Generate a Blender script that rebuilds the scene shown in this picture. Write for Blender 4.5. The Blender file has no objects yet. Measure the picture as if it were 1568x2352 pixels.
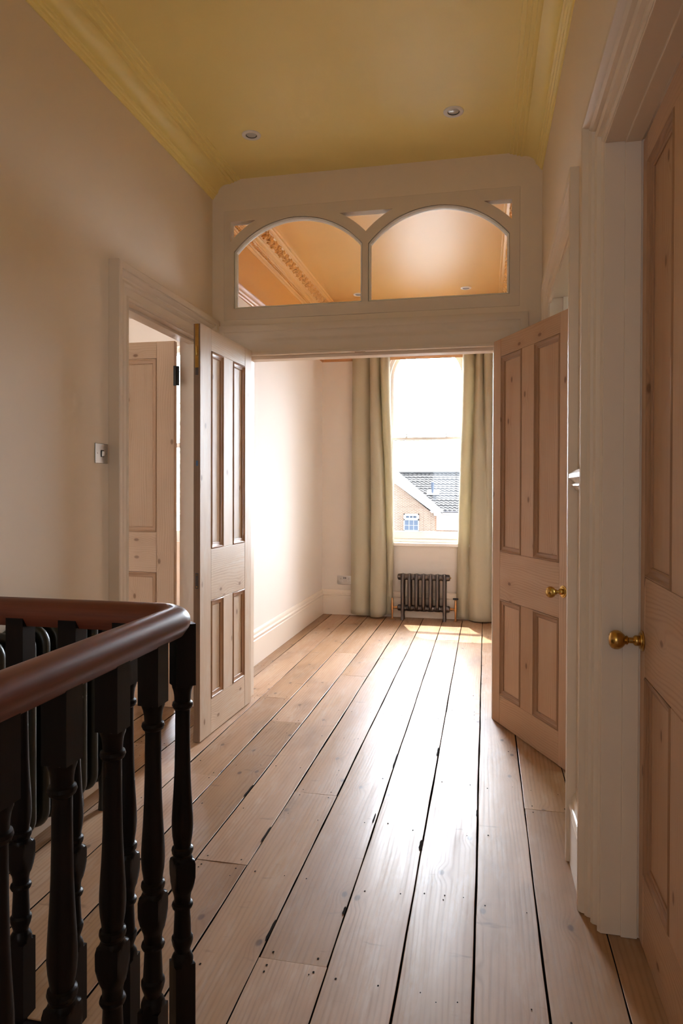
import bpy, bmesh, math, random
from mathutils import Matrix, Vector
random.seed(7)
PI = math.pi
S = bpy.context.scene
C = S.collection

# ------------------------------------------------------------------ camera
F_LEN, H_CAM = 24.0, 1.22
yaw, pitch, roll = .2079, .00812, .00284
ca, sa = math.cos(yaw), math.sin(yaw); cp, sp = math.cos(pitch), math.sin(pitch)
Fw = Vector((-sa*cp, ca*cp, -sp)); R0 = Vector((ca, sa, 0)); U0 = Vector((-sa*sp, ca*sp, cp))
Rv = R0*math.cos(roll)+U0*math.sin(roll); Uv = U0*math.cos(roll)-R0*math.sin(roll)
cam = bpy.data.cameras.new('camera'); co = bpy.data.objects.new('camera', cam); C.objects.link(co)
m = Matrix((Rv, Uv, -Fw)).transposed().to_4x4(); m.translation = (0, 0, H_CAM)
co.matrix_world = m
cam.sensor_fit = 'VERTICAL'; cam.sensor_height = 36; cam.sensor_width = 24; cam.lens = F_LEN
cam.shift_y = -37.4/2352; cam.clip_start = .02; cam.clip_end = 400
S.camera = co
S.view_settings.view_transform = 'Standard'; S.view_settings.look = 'None'
S.view_settings.gamma = 1; S.view_settings.exposure = 1.24; S.view_settings.use_curve_mapping = False
try:
    cy = S.cycles
    cy.use_denoising = True; cy.denoiser = 'OPENIMAGEDENOISE'
    cy.max_bounces = 9; cy.diffuse_bounces = 6; cy.glossy_bounces = 4; cy.transmission_bounces = 4; cy.transparent_max_bounces = 8
    cy.use_adaptive_sampling = True; cy.adaptive_threshold = .10; cy.adaptive_min_samples = 20
    cy.sample_clamp_indirect = 8; cy.caustics_reflective = False; cy.caustics_refractive = False
except Exception:
    pass

# ------------------------------------------------------------------ materials
def lin(r, g, b):
    f = lambda c: (c/255/12.92) if c/255 <= .04045 else ((c/255+.055)/1.055)**2.4
    return (f(r), f(g), f(b), 1)

class NT:
    def __init__(s, name):
        s.m = bpy.data.materials.new(name); s.m.use_nodes = True
        s.t = s.m.node_tree; s.b = s.t.nodes['Principled BSDF']; s.out = s.t.nodes['Material Output']
    def n(s, typ, ins=None, **kw):
        nd = s.t.nodes.new(typ)
        for k, v in kw.items(): setattr(nd, k, v)
        for k, v in (ins or {}).items(): s.put(nd.inputs[k], v)
        return nd
    def put(s, sock, v):
        if isinstance(v, bpy.types.NodeSocket): s.t.links.new(v, sock)
        elif isinstance(v, bpy.types.Node): s.t.links.new(v.outputs[0], sock)
        else: sock.default_value = v
    def math(s, op, a, b=0.0, c=0.0, clamp=False):
        return s.n('ShaderNodeMath', {0: a, 1: b, 2: c}, operation=op, use_clamp=clamp).outputs[0]
    def mix(s, f, a, b, mode='MIX'):
        nd = s.n('ShaderNodeMix', None, data_type='RGBA', blend_type=mode)
        s.put(nd.inputs[0], f); s.put(nd.inputs[6], a); s.put(nd.inputs[7], b)
        return nd.outputs[2]
    def noise(s, vec, scale=1, detail=2, rough=.5, dist=0.0):
        nd = s.n('ShaderNodeTexNoise', {'Scale': scale, 'Detail': detail, 'Roughness': rough, 'Distortion': dist})
        if vec is not None: s.put(nd.inputs['Vector'], vec)
        return nd.outputs[0]
    def ramp(s, f, lo, hi):
        nd = s.n('ShaderNodeMapRange', {0: f, 1: lo, 2: hi, 3: 0.0, 4: 1.0}, interpolation_type='SMOOTHSTEP')
        return nd.outputs[0]
    def comb(s, x, y, z=0.0):
        return s.n('ShaderNodeCombineXYZ', {0: x, 1: y, 2: z}).outputs[0]
    def obj(s): return s.n('ShaderNodeTexCoord').outputs['Object']
    def uvs(s):
        uv = s.n('ShaderNodeUVMap', uv_map='UVMap').outputs[0]
        sp_ = s.n('ShaderNodeSeparateXYZ', {0: uv})
        return sp_.outputs[0], sp_.outputs[1]
    def bump(s, h, strength=.2, dist=.002):
        s.put(s.b.inputs['Normal'], s.n('ShaderNodeBump', {'Strength': strength, 'Distance': dist, 'Height': h}).outputs[0])
    def set(s, **kw):
        names = dict(col='Base Color', rough='Roughness', metal='Metallic', spec='Specular IOR Level', coat='Coat Weight', coatr='Coat Roughness')
        for k, v in kw.items(): s.put(s.b.inputs[names[k]], v)
        return s

def paint(name, col, rough=.6, mottling=.04, bump=.05, spec=.5, scale=3.0, coat=0.0):
    t = NT(name); o = t.obj()
    n1 = t.noise(o, scale, 4, .55)
    a = tuple(c*(1-mottling) for c in col[:3])+(1,); b = tuple(min(1, c*(1+mottling)) for c in col[:3])+(1,)
    t.set(col=t.mix(n1, a, b), rough=rough, spec=spec)
    if coat: t.set(coat=coat, coatr=rough)
    t.bump(t.noise(o, 60, 4, .6), bump, .003)
    return t.m

def pine(name, hi, mid, lo, rough=.5, knots=.6, wear=0.0, wearcol=None, spec=.4, ringf=520.0, floor=False):
    t = NT(name); u, v = t.uvs()
    tone = t.n('ShaderNodeAttribute', attribute_name='tone').outputs['Fac']
    d = t.noise(t.comb(t.math('MULTIPLY', u, .6 if floor else 1.1), t.math('MULTIPLY', v, 4.5)), 1, 3, .45)
    d2 = t.noise(t.comb(t.math('MULTIPLY', u, 6.0), t.math('MULTIPLY', v, 30.0)), 1, 2, .5)
    # knots
    kv = t.comb(t.math('MULTIPLY', u, 4.2), t.math('MULTIPLY', v, 7.5))
    vo = t.n('ShaderNodeTexVoronoi', {'Vector': kv, 'Scale': 1.0}, voronoi_dimensions='2D')
    keep = t.math('GREATER_THAN', t.n('ShaderNodeSeparateColor', {0: vo.outputs['Color']}).outputs[0], 1-knots*.6)
    near = t.math('MULTIPLY', keep, t.math('SUBTRACT', 1.0, t.ramp(vo.outputs['Distance'], .0, .34)))
    kn = t.math('MULTIPLY', keep, t.math('SUBTRACT', 1.0, t.ramp(vo.outputs['Distance'], .035, .085)))
    ph = t.math('ADD', t.math('MULTIPLY', v, ringf), t.math('ADD', t.math('MULTIPLY', d, 38.0 if floor else 62.0), t.math('ADD', t.math('MULTIPLY', d2, 2.2), t.math('MULTIPLY', near, 9.0))))
    ring = t.math('POWER', t.math('MULTIPLY_ADD', t.math('SINE', ph), .5, .5), 2.6)
    fine = t.noise(t.comb(t.math('MULTIPLY', u, 5.0), t.math('MULTIPLY', v, 420.0)), 1, 2, .6)
    low = t.noise(t.comb(t.math('MULTIPLY', u, .9), t.math('MULTIPLY', v, 5.0)), 1, 3, .55)
    c = t.mix(t.math('MULTIPLY_ADD', low, 1.8, -.4, clamp=True), hi, mid)
    msk = t.ramp(t.noise(t.comb(t.math('MULTIPLY', u, 2.0), t.math('MULTIPLY', v, 14.0)), 1, 3, .6), .30, .70)
    ring = t.math('MULTIPLY', ring, t.math('MULTIPLY_ADD', msk, .8, .2))
    c = t.mix(t.math('MULTIPLY', ring, .34 if floor else .38), c, lo)
    c = t.mix(t.math('MULTIPLY', fine, .16), c, lo)
    c = t.mix(t.math('MULTIPLY', near, .18), c, lo)
    kd = (lo[0]*.50, lo[1]*.40, lo[2]*.34, 1)
    c = t.mix(t.math('MULTIPLY', kn, .75), c, kd)
    if wear:
        w = t.ramp(t.noise(t.comb(t.math('MULTIPLY', u, 3.0), t.math('MULTIPLY', v, 11.0)), 1, 5, .65), .42, .68)
        w2 = t.ramp(t.noise(t.comb(t.math('MULTIPLY', u, 9.0), t.math('MULTIPLY', v, 60.0)), 1, 4, .6), .35, .6)
        c = t.mix(t.math('MULTIPLY', t.math('MULTIPLY', w, w2), wear), c, wearcol)
    if floor:
        # dark drag marks across the boards and small dents
        st = t.ramp(t.noise(t.comb(t.math('MULTIPLY', u, 22.0), t.math('MULTIPLY', v, 6.0)), 1, 3, .6), .63, .78)
        c = t.mix(t.math('MULTIPLY', st, .55), c, tuple(x*.55 for x in lo[:3])+(1,))
        gr = t.ramp(t.noise(t.comb(t.math('MULTIPLY', u, 1.4), t.math('MULTIPLY', v, 3.0)), 1, 4, .6), .5, .75)
        c = t.mix(t.math('MULTIPLY', gr, .45), c, tuple(x*.75 for x in lo[:3])+(1,))
    tn = t.n('ShaderNodeMapRange', {0: tone, 1: 0.0, 2: 1.0, 3: .74, 4: 1.16}).outputs[0]
    hsv = t.n('ShaderNodeHueSaturation', {'Hue': .5, 'Saturation': t.n('ShaderNodeMapRange', {0: tone, 1: 0.0, 2: 1.0, 3: 1.12, 4: .88}).outputs[0], 'Value': tn, 'Fac': 1.0, 'Color': c})
    t.set(col=hsv.outputs[0], spec=spec)
    rr = t.math('MULTIPLY_ADD', low, .22, rough-.11)
    rr = t.math('ADD', rr, t.math('MULTIPLY', ring, .05))
    if floor:
        sk_ = t.noise(t.comb(t.math('MULTIPLY', u, 2.2), t.math('MULTIPLY', v, 26.0)), 1, 4, .65)
        rr = t.math('ADD', rr, t.math('MULTIPLY_ADD', sk_, .36, -.18))
    t.set(rough=rr)
    hgt = t.math('ADD', t.math('MULTIPLY', fine, .35), t.math('ADD', t.math('MULTIPLY', ring, -.25 if floor else -.5), t.math('MULTIPLY', low, 2.5 if floor else .6)))
    t.bump(hgt, .24 if floor else .2, .0016)
    return t.m

MT = {}
MT['wall'] = paint('wall_paint', (.80, .675, .545, 1), .62, .025, .05, .35)
MT['wall_room'] = paint('room_wall_paint', (.79, .725, .66, 1), .68, .02, .04, .22)
MT['trim'] = paint('trim_paint', (.74, .62, .50, 1), .47, .02, .03, .5, 2)
MT['trim_pale'] = paint('window_paint', (.90, .88, .84, 1), .3, .01, .02)
MT['skirt'] = paint('skirting_paint', (.82, .72, .61, 1), .35, .02, .03)
MT['ceil_yellow'] = paint('yellow_ceiling_paint', (.95, .79, .29, 1), .50, .03, .06, .6, coat=.8)
MT['ceil_orange'] = paint('orange_ceiling_paint', (.84, .50, .155, 1), .42, .03, .05, 1.0, coat=1.0)
MT['frieze'] = paint('orange_frieze_paint', (.78, .41, .115, 1), .45, .03, .05, .5)
MT['rail_orange'] = paint('orange_rail_paint', (.56, .27, .10, 1), .4, .03, .03)
MT['white'] = paint('white_plaster', (.84, .82, .78, 1), .8, .01, .03)
MT['green'] = paint('pale_green_wall_paint', (.62, .60, .42, 1), .8, .01, .03)
MT['dark'] = paint('stairwell_shade', (.25, .2, .16, 1), .8)
MT['pine_warm'] = pine('stripped_pine', (.66, .44, .29, 1), (.57, .345, .21, 1), (.34, .17, .09, 1), .52, .7)
MT['pine_pale'] = pine('bleached_pine', (.80, .66, .52, 1), (.70, .54, .40, 1), (.46, .29, .17, 1), .5, .6, .8, (.74, .66, .56, 1))
MT['pine_mid'] = pine('clear_pine', (.70, .50, .34, 1), (.62, .42, .27, 1), (.44, .26, .14, 1), .5, .95)
MT['pine_edge'] = pine('moulding_pine', (.46, .255, .125, 1), (.36, .18, .085, 1), (.2, .09, .04, 1), .5, .2)
MT['pine_edge_dark'] = pine('dark_door_edge', (.34, .22, .14, 1), (.26, .16, .10, 1), (.13, .07, .04, 1), .6, .3)
MT['pine_mould'] = pine('darker_moulding_pine', (.46, .27, .16, 1), (.37, .20, .11, 1), (.2, .10, .05, 1), .48, .3)
MT['pine_mould_light'] = pine('moulding_clear_pine', (.60, .40, .25, 1), (.52, .32, .19, 1), (.36, .2, .11, 1), .48, .3)
MT['floor'] = pine('floor_boards', (.54, .335, .19, 1), (.38, .205, .108, 1), (.17, .08, .04, 1), .42, .45, .30, (.56, .46, .37, 1), .27, 430.0, True)
t = NT('gap_dark'); t.set(col=(.018, .013, .010, 1), rough=1.0, spec=.0); MT['gap'] = t.m
t = NT('nail_iron'); t.set(col=(.02, .015, .012, 1), rough=1.0, spec=.05); MT['nail'] = t.m
def metal(name, col, rough, bump=0.0, sc=(1, 1, 1)):
    t = NT(name); o = t.obj()
    n1 = t.noise(t.n('ShaderNodeMapping', {'Vector': o, 'Scale': sc}).outputs[0], 30, 4, .6)
    t.set(col=t.mix(n1, tuple(c*.72 for c in col[:3])+(1,), col), metal=1.0, rough=t.math('MULTIPLY_ADD', n1, .2, rough-.1))
    if bump: t.bump(n1, bump, .001)
    return t.m
MT['brass'] = metal('aged_brass', (.60, .36, .10, 1), .24, .05)
MT['copper'] = metal('copper_pipe', (.72, .40, .18, 1), .3)
MT['steel'] = metal('brushed_steel', (.56, .52, .48, 1), .34, .05, (1, 1, 30))
MT['iron'] = metal('pewter_cast_iron', (.17, .145, .135, 1), .40, .1)
t = NT('black_iron'); t.set(col=(.012, .012, .011, 1), rough=.45); MT['black'] = t.m
t = NT('dark_green_cast_iron'); t.set(col=(.012, .014, .010, 1), rough=.35); MT['iron_dark'] = t.m
t = NT('black_stained_wood'); o = t.obj()
n1 = t.noise(t.n('ShaderNodeMapping', {'Vector': o, 'Scale': (40, 40, 4)}).outputs[0], 1, 4, .6)
t.set(col=t.mix(n1, (.004, .003, .003, 1), (.012, .008, .007, 1)), rough=t.math('MULTIPLY_ADD', n1, .15, .30), spec=.13); t.bump(n1, .12, .001); MT['ebony'] = t.m
t = NT('polished_mahogany'); u, v = t.uvs()
n1 = t.noise(t.comb(t.math('MULTIPLY', u, 4), t.math('MULTIPLY', v, 90)), 1, 4, .6)
n2 = t.noise(t.comb(t.math('MULTIPLY', u, 2.5), t.math('MULTIPLY', v, 12)), 1, 3, .6)
c = t.mix(n1, (.075, .018, .010, 1), (.205, .056, .030, 1)); c = t.mix(t.ramp(n2, .62, .75), c, (.025, .010, .007, 1))
t.set(col=c, rough=t.math('MULTIPLY_ADD', n2, .18, .26), spec=.38); t.bump(t.math('ADD', n1, t.math('MULTIPLY', n2, 1.5)), .15, .001); MT['mahogany'] = t.m
t = NT('oatmeal_linen'); u, v = t.uvs()
wv = t.math('ADD', t.noise(t.comb(t.math('MULTIPLY', u, 700), t.math('MULTIPLY', v, 60)), 1, 2), t.noise(t.comb(t.math('MULTIPLY', u, 60), t.math('MULTIPLY', v, 700)), 1, 2))
t.set(col=t.mix(t.math('MULTIPLY', wv, .5), (.50, .45, .32, 1), (.70, .64, .49, 1)), rough=.9, spec=.15); t.bump(wv, .3, .001)
tr = t.n('ShaderNodeBsdfTranslucent', {'Color': (.56, .50, .33, 1)})
mx = t.n('ShaderNodeMixShader', {0: .22}); t.t.links.new(t.b.outputs[0], mx.inputs[1]); t.t.links.new(tr.outputs[0], mx.inputs[2]); t.t.links.new(mx.outputs[0], t.out.inputs[0])
MT['linen'] = t.m
t = NT('clear_glass')
tr = t.n('ShaderNodeBsdfTransparent', {'Color': (.97, .975, .97, 1)}); gl = t.n('ShaderNodeBsdfGlossy', {'Color': (1, 1, 1, 1), 'Roughness': .02})
lw = t.n('ShaderNodeLayerWeight', {'Blend': .12}); mx = t.n('ShaderNodeMixShader', {0: t.math('MULTIPLY_ADD', lw.outputs[0], .5, .03, clamp=True)})
t.t.links.new(tr.outputs[0], mx.inputs[1]); t.t.links.new(gl.outputs[0], mx.inputs[2]); t.t.links.new(mx.outputs[0], t.out.inputs[0])
MT['glass'] = t.m
t = NT('dark_window_glass'); t.set(col=(.15, .19, .26, 1), rough=.4, spec=.2); MT['glass_dark'] = t.m
t = NT('lamp_white'); t.set(col=(.80, .78, .76, 1), rough=.4); MT['lampwhite'] = t.m
t = NT('lamp_lens'); t.set(col=(.55, .55, .56, 1), rough=.12, spec=.8); MT['lens'] = t.m
t = NT('lamp_well'); t.set(col=(.10, .09, .085, 1), rough=.3); MT['well'] = t.m
t = NT('blue_tape'); t.set(col=(.10, .18, .34, 1), rough=.6); MT['blue'] = t.m
t = NT('socket_white'); t.set(col=(.75, .74, .72, 1), rough=.4); MT['plastic'] = t.m
t = NT('outside_white_paint'); t.set(col=(.55, .55, .55, 1), rough=.6); MT['upvc'] = t.m
t = NT('lead_flashing'); t.set(col=(.62, .62, .63, 1), rough=.6); MT['flash'] = t.m
t = NT('blue_grey_pipe'); t.set(col=(.10, .13, .19, 1), rough=.5); MT['pipe'] = t.m
t = NT('gutter_grey'); t.set(col=(.12, .12, .14, 1), rough=.5); MT['gutter'] = t.m
t = NT('grey_roof_tile'); o = t.obj(); n1 = t.noise(o, 6, 5, .7)
t.set(col=t.mix(n1, (.035, .035, .036, 1), (.14, .138, .14, 1)), rough=.9, spec=.1); MT['tile'] = t.m
t = NT('salmon_brick'); o = t.obj()
sx = t.n('ShaderNodeSeparateXYZ', {0: o})
br = t.n('ShaderNodeTexBrick', {'Vector': t.comb(sx.outputs[0], sx.outputs[2]), 'Color1': (.29, .160, .10, 1), 'Color2': (.38, .235, .16, 1), 'Mortar': (.50, .42, .35, 1), 'Scale': 1.0, 'Mortar Size': .016, 'Brick Width': .225, 'Row Height': .075})
t.set(col=br.outputs[0], rough=.9, spec=.1); MT['brick'] = t.m
t = NT('pale_street'); t.set(col=(.10, .10, .10, 1), rough=.9); MT['street'] = t.m

# ------------------------------------------------------------------ mesh builders
class MB:
    def __init__(s): s.v = []; s.f = []; s.uv = []; s.mi = []; s.tone = []
    def face(s, idx, uvs=None, mi=0, tone=.5):
        s.f.append(tuple(idx)); s.uv.append(uvs); s.mi.append(mi); s.tone.append(tone)
    def box(s, x0, x1, y0, y1, z0, z1, grain='z', mi=0, tone=None, M=None):
        b = len(s.v); ps = [(x, y, z) for z in (z0, z1) for y in (y0, y1) for x in (x0, x1)]
        s.v += [tuple(M @ Vector(p)) for p in ps] if M else ps
        ou, ov = random.uniform(0, 60), random.uniform(0, 60)
        if tone is None: tone = random.uniform(.3, .7)
        g = 'xyz'.index(grain)
        for q, nax in (((0, 2, 3, 1), 2), ((4, 5, 7, 6), 2), ((0, 1, 5, 4), 1), ((2, 6, 7, 3), 1), ((0, 4, 6, 2), 0), ((1, 3, 7, 5), 0)):
            if nax == g: ax = [a for a in range(3) if a != g]; ua, va, ks = ax[0], ax[1], .2
            else: ua = g; va = 3-g-nax; ks = 1.0
            s.face([b+i for i in q], [(ps[i][ua]*ks+ou, ps[i][va]+ov+nax*3.3) for i in q], mi, tone)
    def grid(s, rows, closed_u=False, closed_v=False, mi=0, uvscale=None, flip=False, tone=.5, uoff=None):
        b = len(s.v); nr, nc = len(rows), len(rows[0])
        for r in rows: s.v += [tuple(p) for p in r]
        ou, ov = (random.uniform(0, 60), random.uniform(0, 60)) if uoff is None else uoff
        # arc-length uv
        cu = [0.0]
        for i in range(nc): cu.append(cu[-1]+(Vector(rows[0][(i+1) % nc])-Vector(rows[0][i])).length)
        cv = [0.0]
        for j in range(nr): cv.append(cv[-1]+(Vector(rows[(j+1) % nr][0])-Vector(rows[j][0])).length)
        for j in range(nr if closed_v else nr-1):
            for i in range(nc if closed_u else nc-1):
                i2, j2 = (i+1) % nc, (j+1) % nr
                q = [b+j*nc+i, b+j*nc+i2, b+j2*nc+i2, b+j2*nc+i]
                w = [(cv[j]+ou, cu[i]+ov), (cv[j]+ou, cu[i+1]+ov), (cv[j+1]+ou, cu[i+1]+ov), (cv[j+1]+ou, cu[i]+ov)]
                if flip: q.reverse(); w.reverse()
                s.face(q, w, mi, tone)
        return b
    def cap(s, pts, mi=0, flip=False, tone=.5):
        b = len(s.v); s.v += [tuple(p) for p in pts]; q = list(range(b, b+len(pts)))
        if flip: q.reverse()
        s.face(q, None, mi, tone)
    def tube(s, pts, r, n=12, cap=True, mi=0, closed=False, ry=None):
        pts = [Vector(p) for p in pts]; rows = []; N = len(pts)
        T0 = None
        for i, p in enumerate(pts):
            a = pts[(i-1) % N] if (closed or i > 0) else p; c = pts[(i+1) % N] if (closed or i < N-1) else p
            t = (c-a).normalized()
            if T0 is None:
                u = t.orthogonal().normalized() if abs(t.x) > .01 else Vector((1, 0, 0))
                u = (u-t*u.dot(t)).normalized()
            else: u = (u-t*u.dot(t)).normalized()
            T0 = t; w = t.cross(u)
            ri = r[i] if isinstance(r, (list, tuple)) else r
            rw = ri if ry is None else ry
            rows.append([p+u*ri*math.cos(2*PI*k/n)+w*rw*math.sin(2*PI*k/n) for k in range(n)])
        s.grid(rows, True, closed, mi)
        if cap and not closed: s.cap(rows[0], mi, True); s.cap(rows[-1], mi)
    def lathe(s, prof, axis='z', o=(0, 0, 0), n=24, mi=0, sq=None, rot=0.0, cap=True):
        """prof: list of (h, r); sq = half width of the square blank the turning is cut from"""
        rows = []
        for h, r in prof:
            row = []
            for k in range(n):
                a = 2*PI*k/n
                rr = min(r, sq/max(abs(math.cos(a)), abs(math.sin(a)))) if sq else r
                x, y = rr*math.cos(a+rot), rr*math.sin(a+rot)
                p = {'z': (x, y, h), 'x': (h, x, y), 'y': (y, h, x)}[axis]
                row.append((p[0]+o[0], p[1]+o[1], p[2]+o[2]))
            rows.append(row)
        s.grid(rows, True, False, mi)
        if cap: s.cap(rows[0], mi, True); s.cap(rows[-1], mi)
    def prism(s, prof, ax, a0, a1, mi=0):
        """prof in the two other axes; swept straight along ax from a0 to a1"""
        def P(p, a):
            return {'y': (p[0], a, p[1]), 'x': (a, p[0], p[1]), 'z': (p[0], p[1], a)}[ax]
        r0 = [P(p, a0) for p in prof]; r1 = [P(p, a1) for p in prof]
        s.grid([r0, r1], True, False, mi); s.cap(r0, mi, True); s.cap(r1, mi)
    def sweep(s, path, prof, fn, closed=False, mi=0, side=1):
        """path: 2D points; prof: (outward, depth); mitred; fn(s, z, depth) -> world"""
        N = len(path); dirs = []
        for i in range(N if closed else N-1):
            a, b = Vector(path[i]), Vector(path[(i+1) % N]); dirs.append((b-a).normalized())
        rows = []
        for i in range(N):
            d0 = dirs[i-1] if (closed or i > 0) else dirs[0]; d1 = dirs[i] if (closed or i < N-1) else dirs[-1]
            n0 = Vector((-d0.y, d0.x))*side; n1 = Vector((-d1.y, d1.x))*side
            mm = (n0+n1); mm = mm/max(1e-6, mm.dot(n0))
            rows.append([fn(path[i][0]+mm.x*a, path[i][1]+mm.y*a, d) for a, d in prof])
        s.grid(rows, True, closed, mi)
        if not closed: s.cap(rows[0], mi, True); s.cap(rows[-1], mi)
    def build(s, name, mat, parent=None, bevel=0.0, smooth=False, seg=2, auto=None):
        me = bpy.data.meshes.new(name); me.from_pydata(s.v, [], s.f)
        mats = mat if isinstance(mat, (list, tuple)) else [mat]
        for mm in mats: me.materials.append(mm)
        uvl = me.uv_layers.new(name='UVMap'); k = 0
        at = me.attributes.new('tone', 'FLOAT', 'FACE')
        for i, p in enumerate(me.polygons):
            p.material_index = s.mi[i]; at.data[i].value = s.tone[i]
            w = s.uv[i]
            for j in range(p.loop_total):
                if w: uvl.data[p.loop_start+j].uv = w[j]
                else:
                    c_ = s.v[s.f[i][j]]; uvl.data[p.loop_start+j].uv = (c_[2], c_[0]+c_[1])
            p.use_smooth = smooth
        bm = bmesh.new(); bm.from_mesh(me)
        bmesh.ops.recalc_face_normals(bm, faces=bm.faces)
        bm.to_mesh(me); bm.free()
        if auto is not None:
            try: me.set_sharp_from_angle(angle=math.radians(auto))
            except Exception: pass
            for p in me.polygons: p.use_smooth = True
        ob = bpy.data.objects.new(name, me); C.objects.link(ob)
        if parent: ob.parent = parent
        if bevel:
            md = ob.modifiers.new('bevel', 'BEVEL'); md.width = bevel; md.segments = seg; md.limit_method = 'ANGLE'; md.angle_limit = math.radians(40)
        return ob

def plate(name, outer, holes, y0, y1, mat, parent=None):
    """flat plate in the XZ plane with holes, between y0 and y1"""
    cu = bpy.data.curves.new(name, 'CURVE'); cu.dimensions = '2D'; cu.fill_mode = 'BOTH'
    for loop in [outer]+holes:
        sp_ = cu.splines.new('POLY'); sp_.points.add(len(loop)-1); sp_.use_cyclic_u = True
        for i, p in enumerate(loop): sp_.points[i].co = (p[0], p[1], 0, 1)
    cu.extrude = abs(y1-y0)/2
    tmp = bpy.data.objects.new(name+'_tmp', cu); C.objects.link(tmp)
    dg = bpy.context.evaluated_depsgraph_get(); dg.update()
    me = bpy.data.meshes.new_from_object(tmp.evaluated_get(dg))
    bpy.data.objects.remove(tmp); bpy.data.curves.remove(cu)
    me.transform(Matrix(((1, 0, 0, 0), (0, 0, -1, (y0+y1)/2), (0, 1, 0, 0), (0, 0, 0, 1))))
    bm = bmesh.new(); bm.from_mesh(me); bmesh.ops.remove_doubles(bm, verts=bm.verts, dist=1e-5); bmesh.ops.recalc_face_normals(bm, faces=bm.faces); bm.to_mesh(me); bm.free()
    me.name = name; me.materials.clear(); me.materials.append(mat)
    if not me.uv_layers: me.uv_layers.new(name='UVMap')
    for p in me.polygons: p.use_smooth = False
    ob = bpy.data.objects.new(name, me); C.objects.link(ob)
    if parent: ob.parent = parent
    return ob

def tag(o, label=None, cat=None, group=None, kind=None):
    if label: o['label'] = label
    if cat: o['category'] = cat
    if group: o['group'] = group
    if kind: o['kind'] = kind
    return o
def empty(name, loc=(0, 0, 0), rz=0.0):
    o = bpy.data.objects.new(name, None); C.objects.link(o); o.location = loc; o.rotation_euler = (0, 0, rz); o.empty_display_size = .05
    return o
def struct(o, label=None): return tag(o, label, kind='structure')
def copy_tree(o, parent=None):
    c = o.copy(); C.objects.link(c)
    if parent: c.parent = parent
    for ch in [x for x in bpy.data.objects if x.parent == o]: copy_tree(ch, c)
    return c
def boxes(name, lst, mat, parent=None, bevel=0.0):
    b = MB()
    for q in lst: b.box(*q)
    return b.build(name, mat, parent, bevel)

# ------------------------------------------------------------------ dimensions
XL, XR = -1.56, .285           # hall side walls (right one a touch out of square)
YP, TP = 3.74, .12             # front of the partition, its thickness
ZC = 3.01                      # ceilings
XL2, XR2 = -1.58, .36          # far room
YF = 6.56                      # far wall
YB = -2.6                      # hall end behind the camera
SK = .0065                     # skew of the right wall
def RX(y): return XR+SK*(YP-y)

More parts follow.
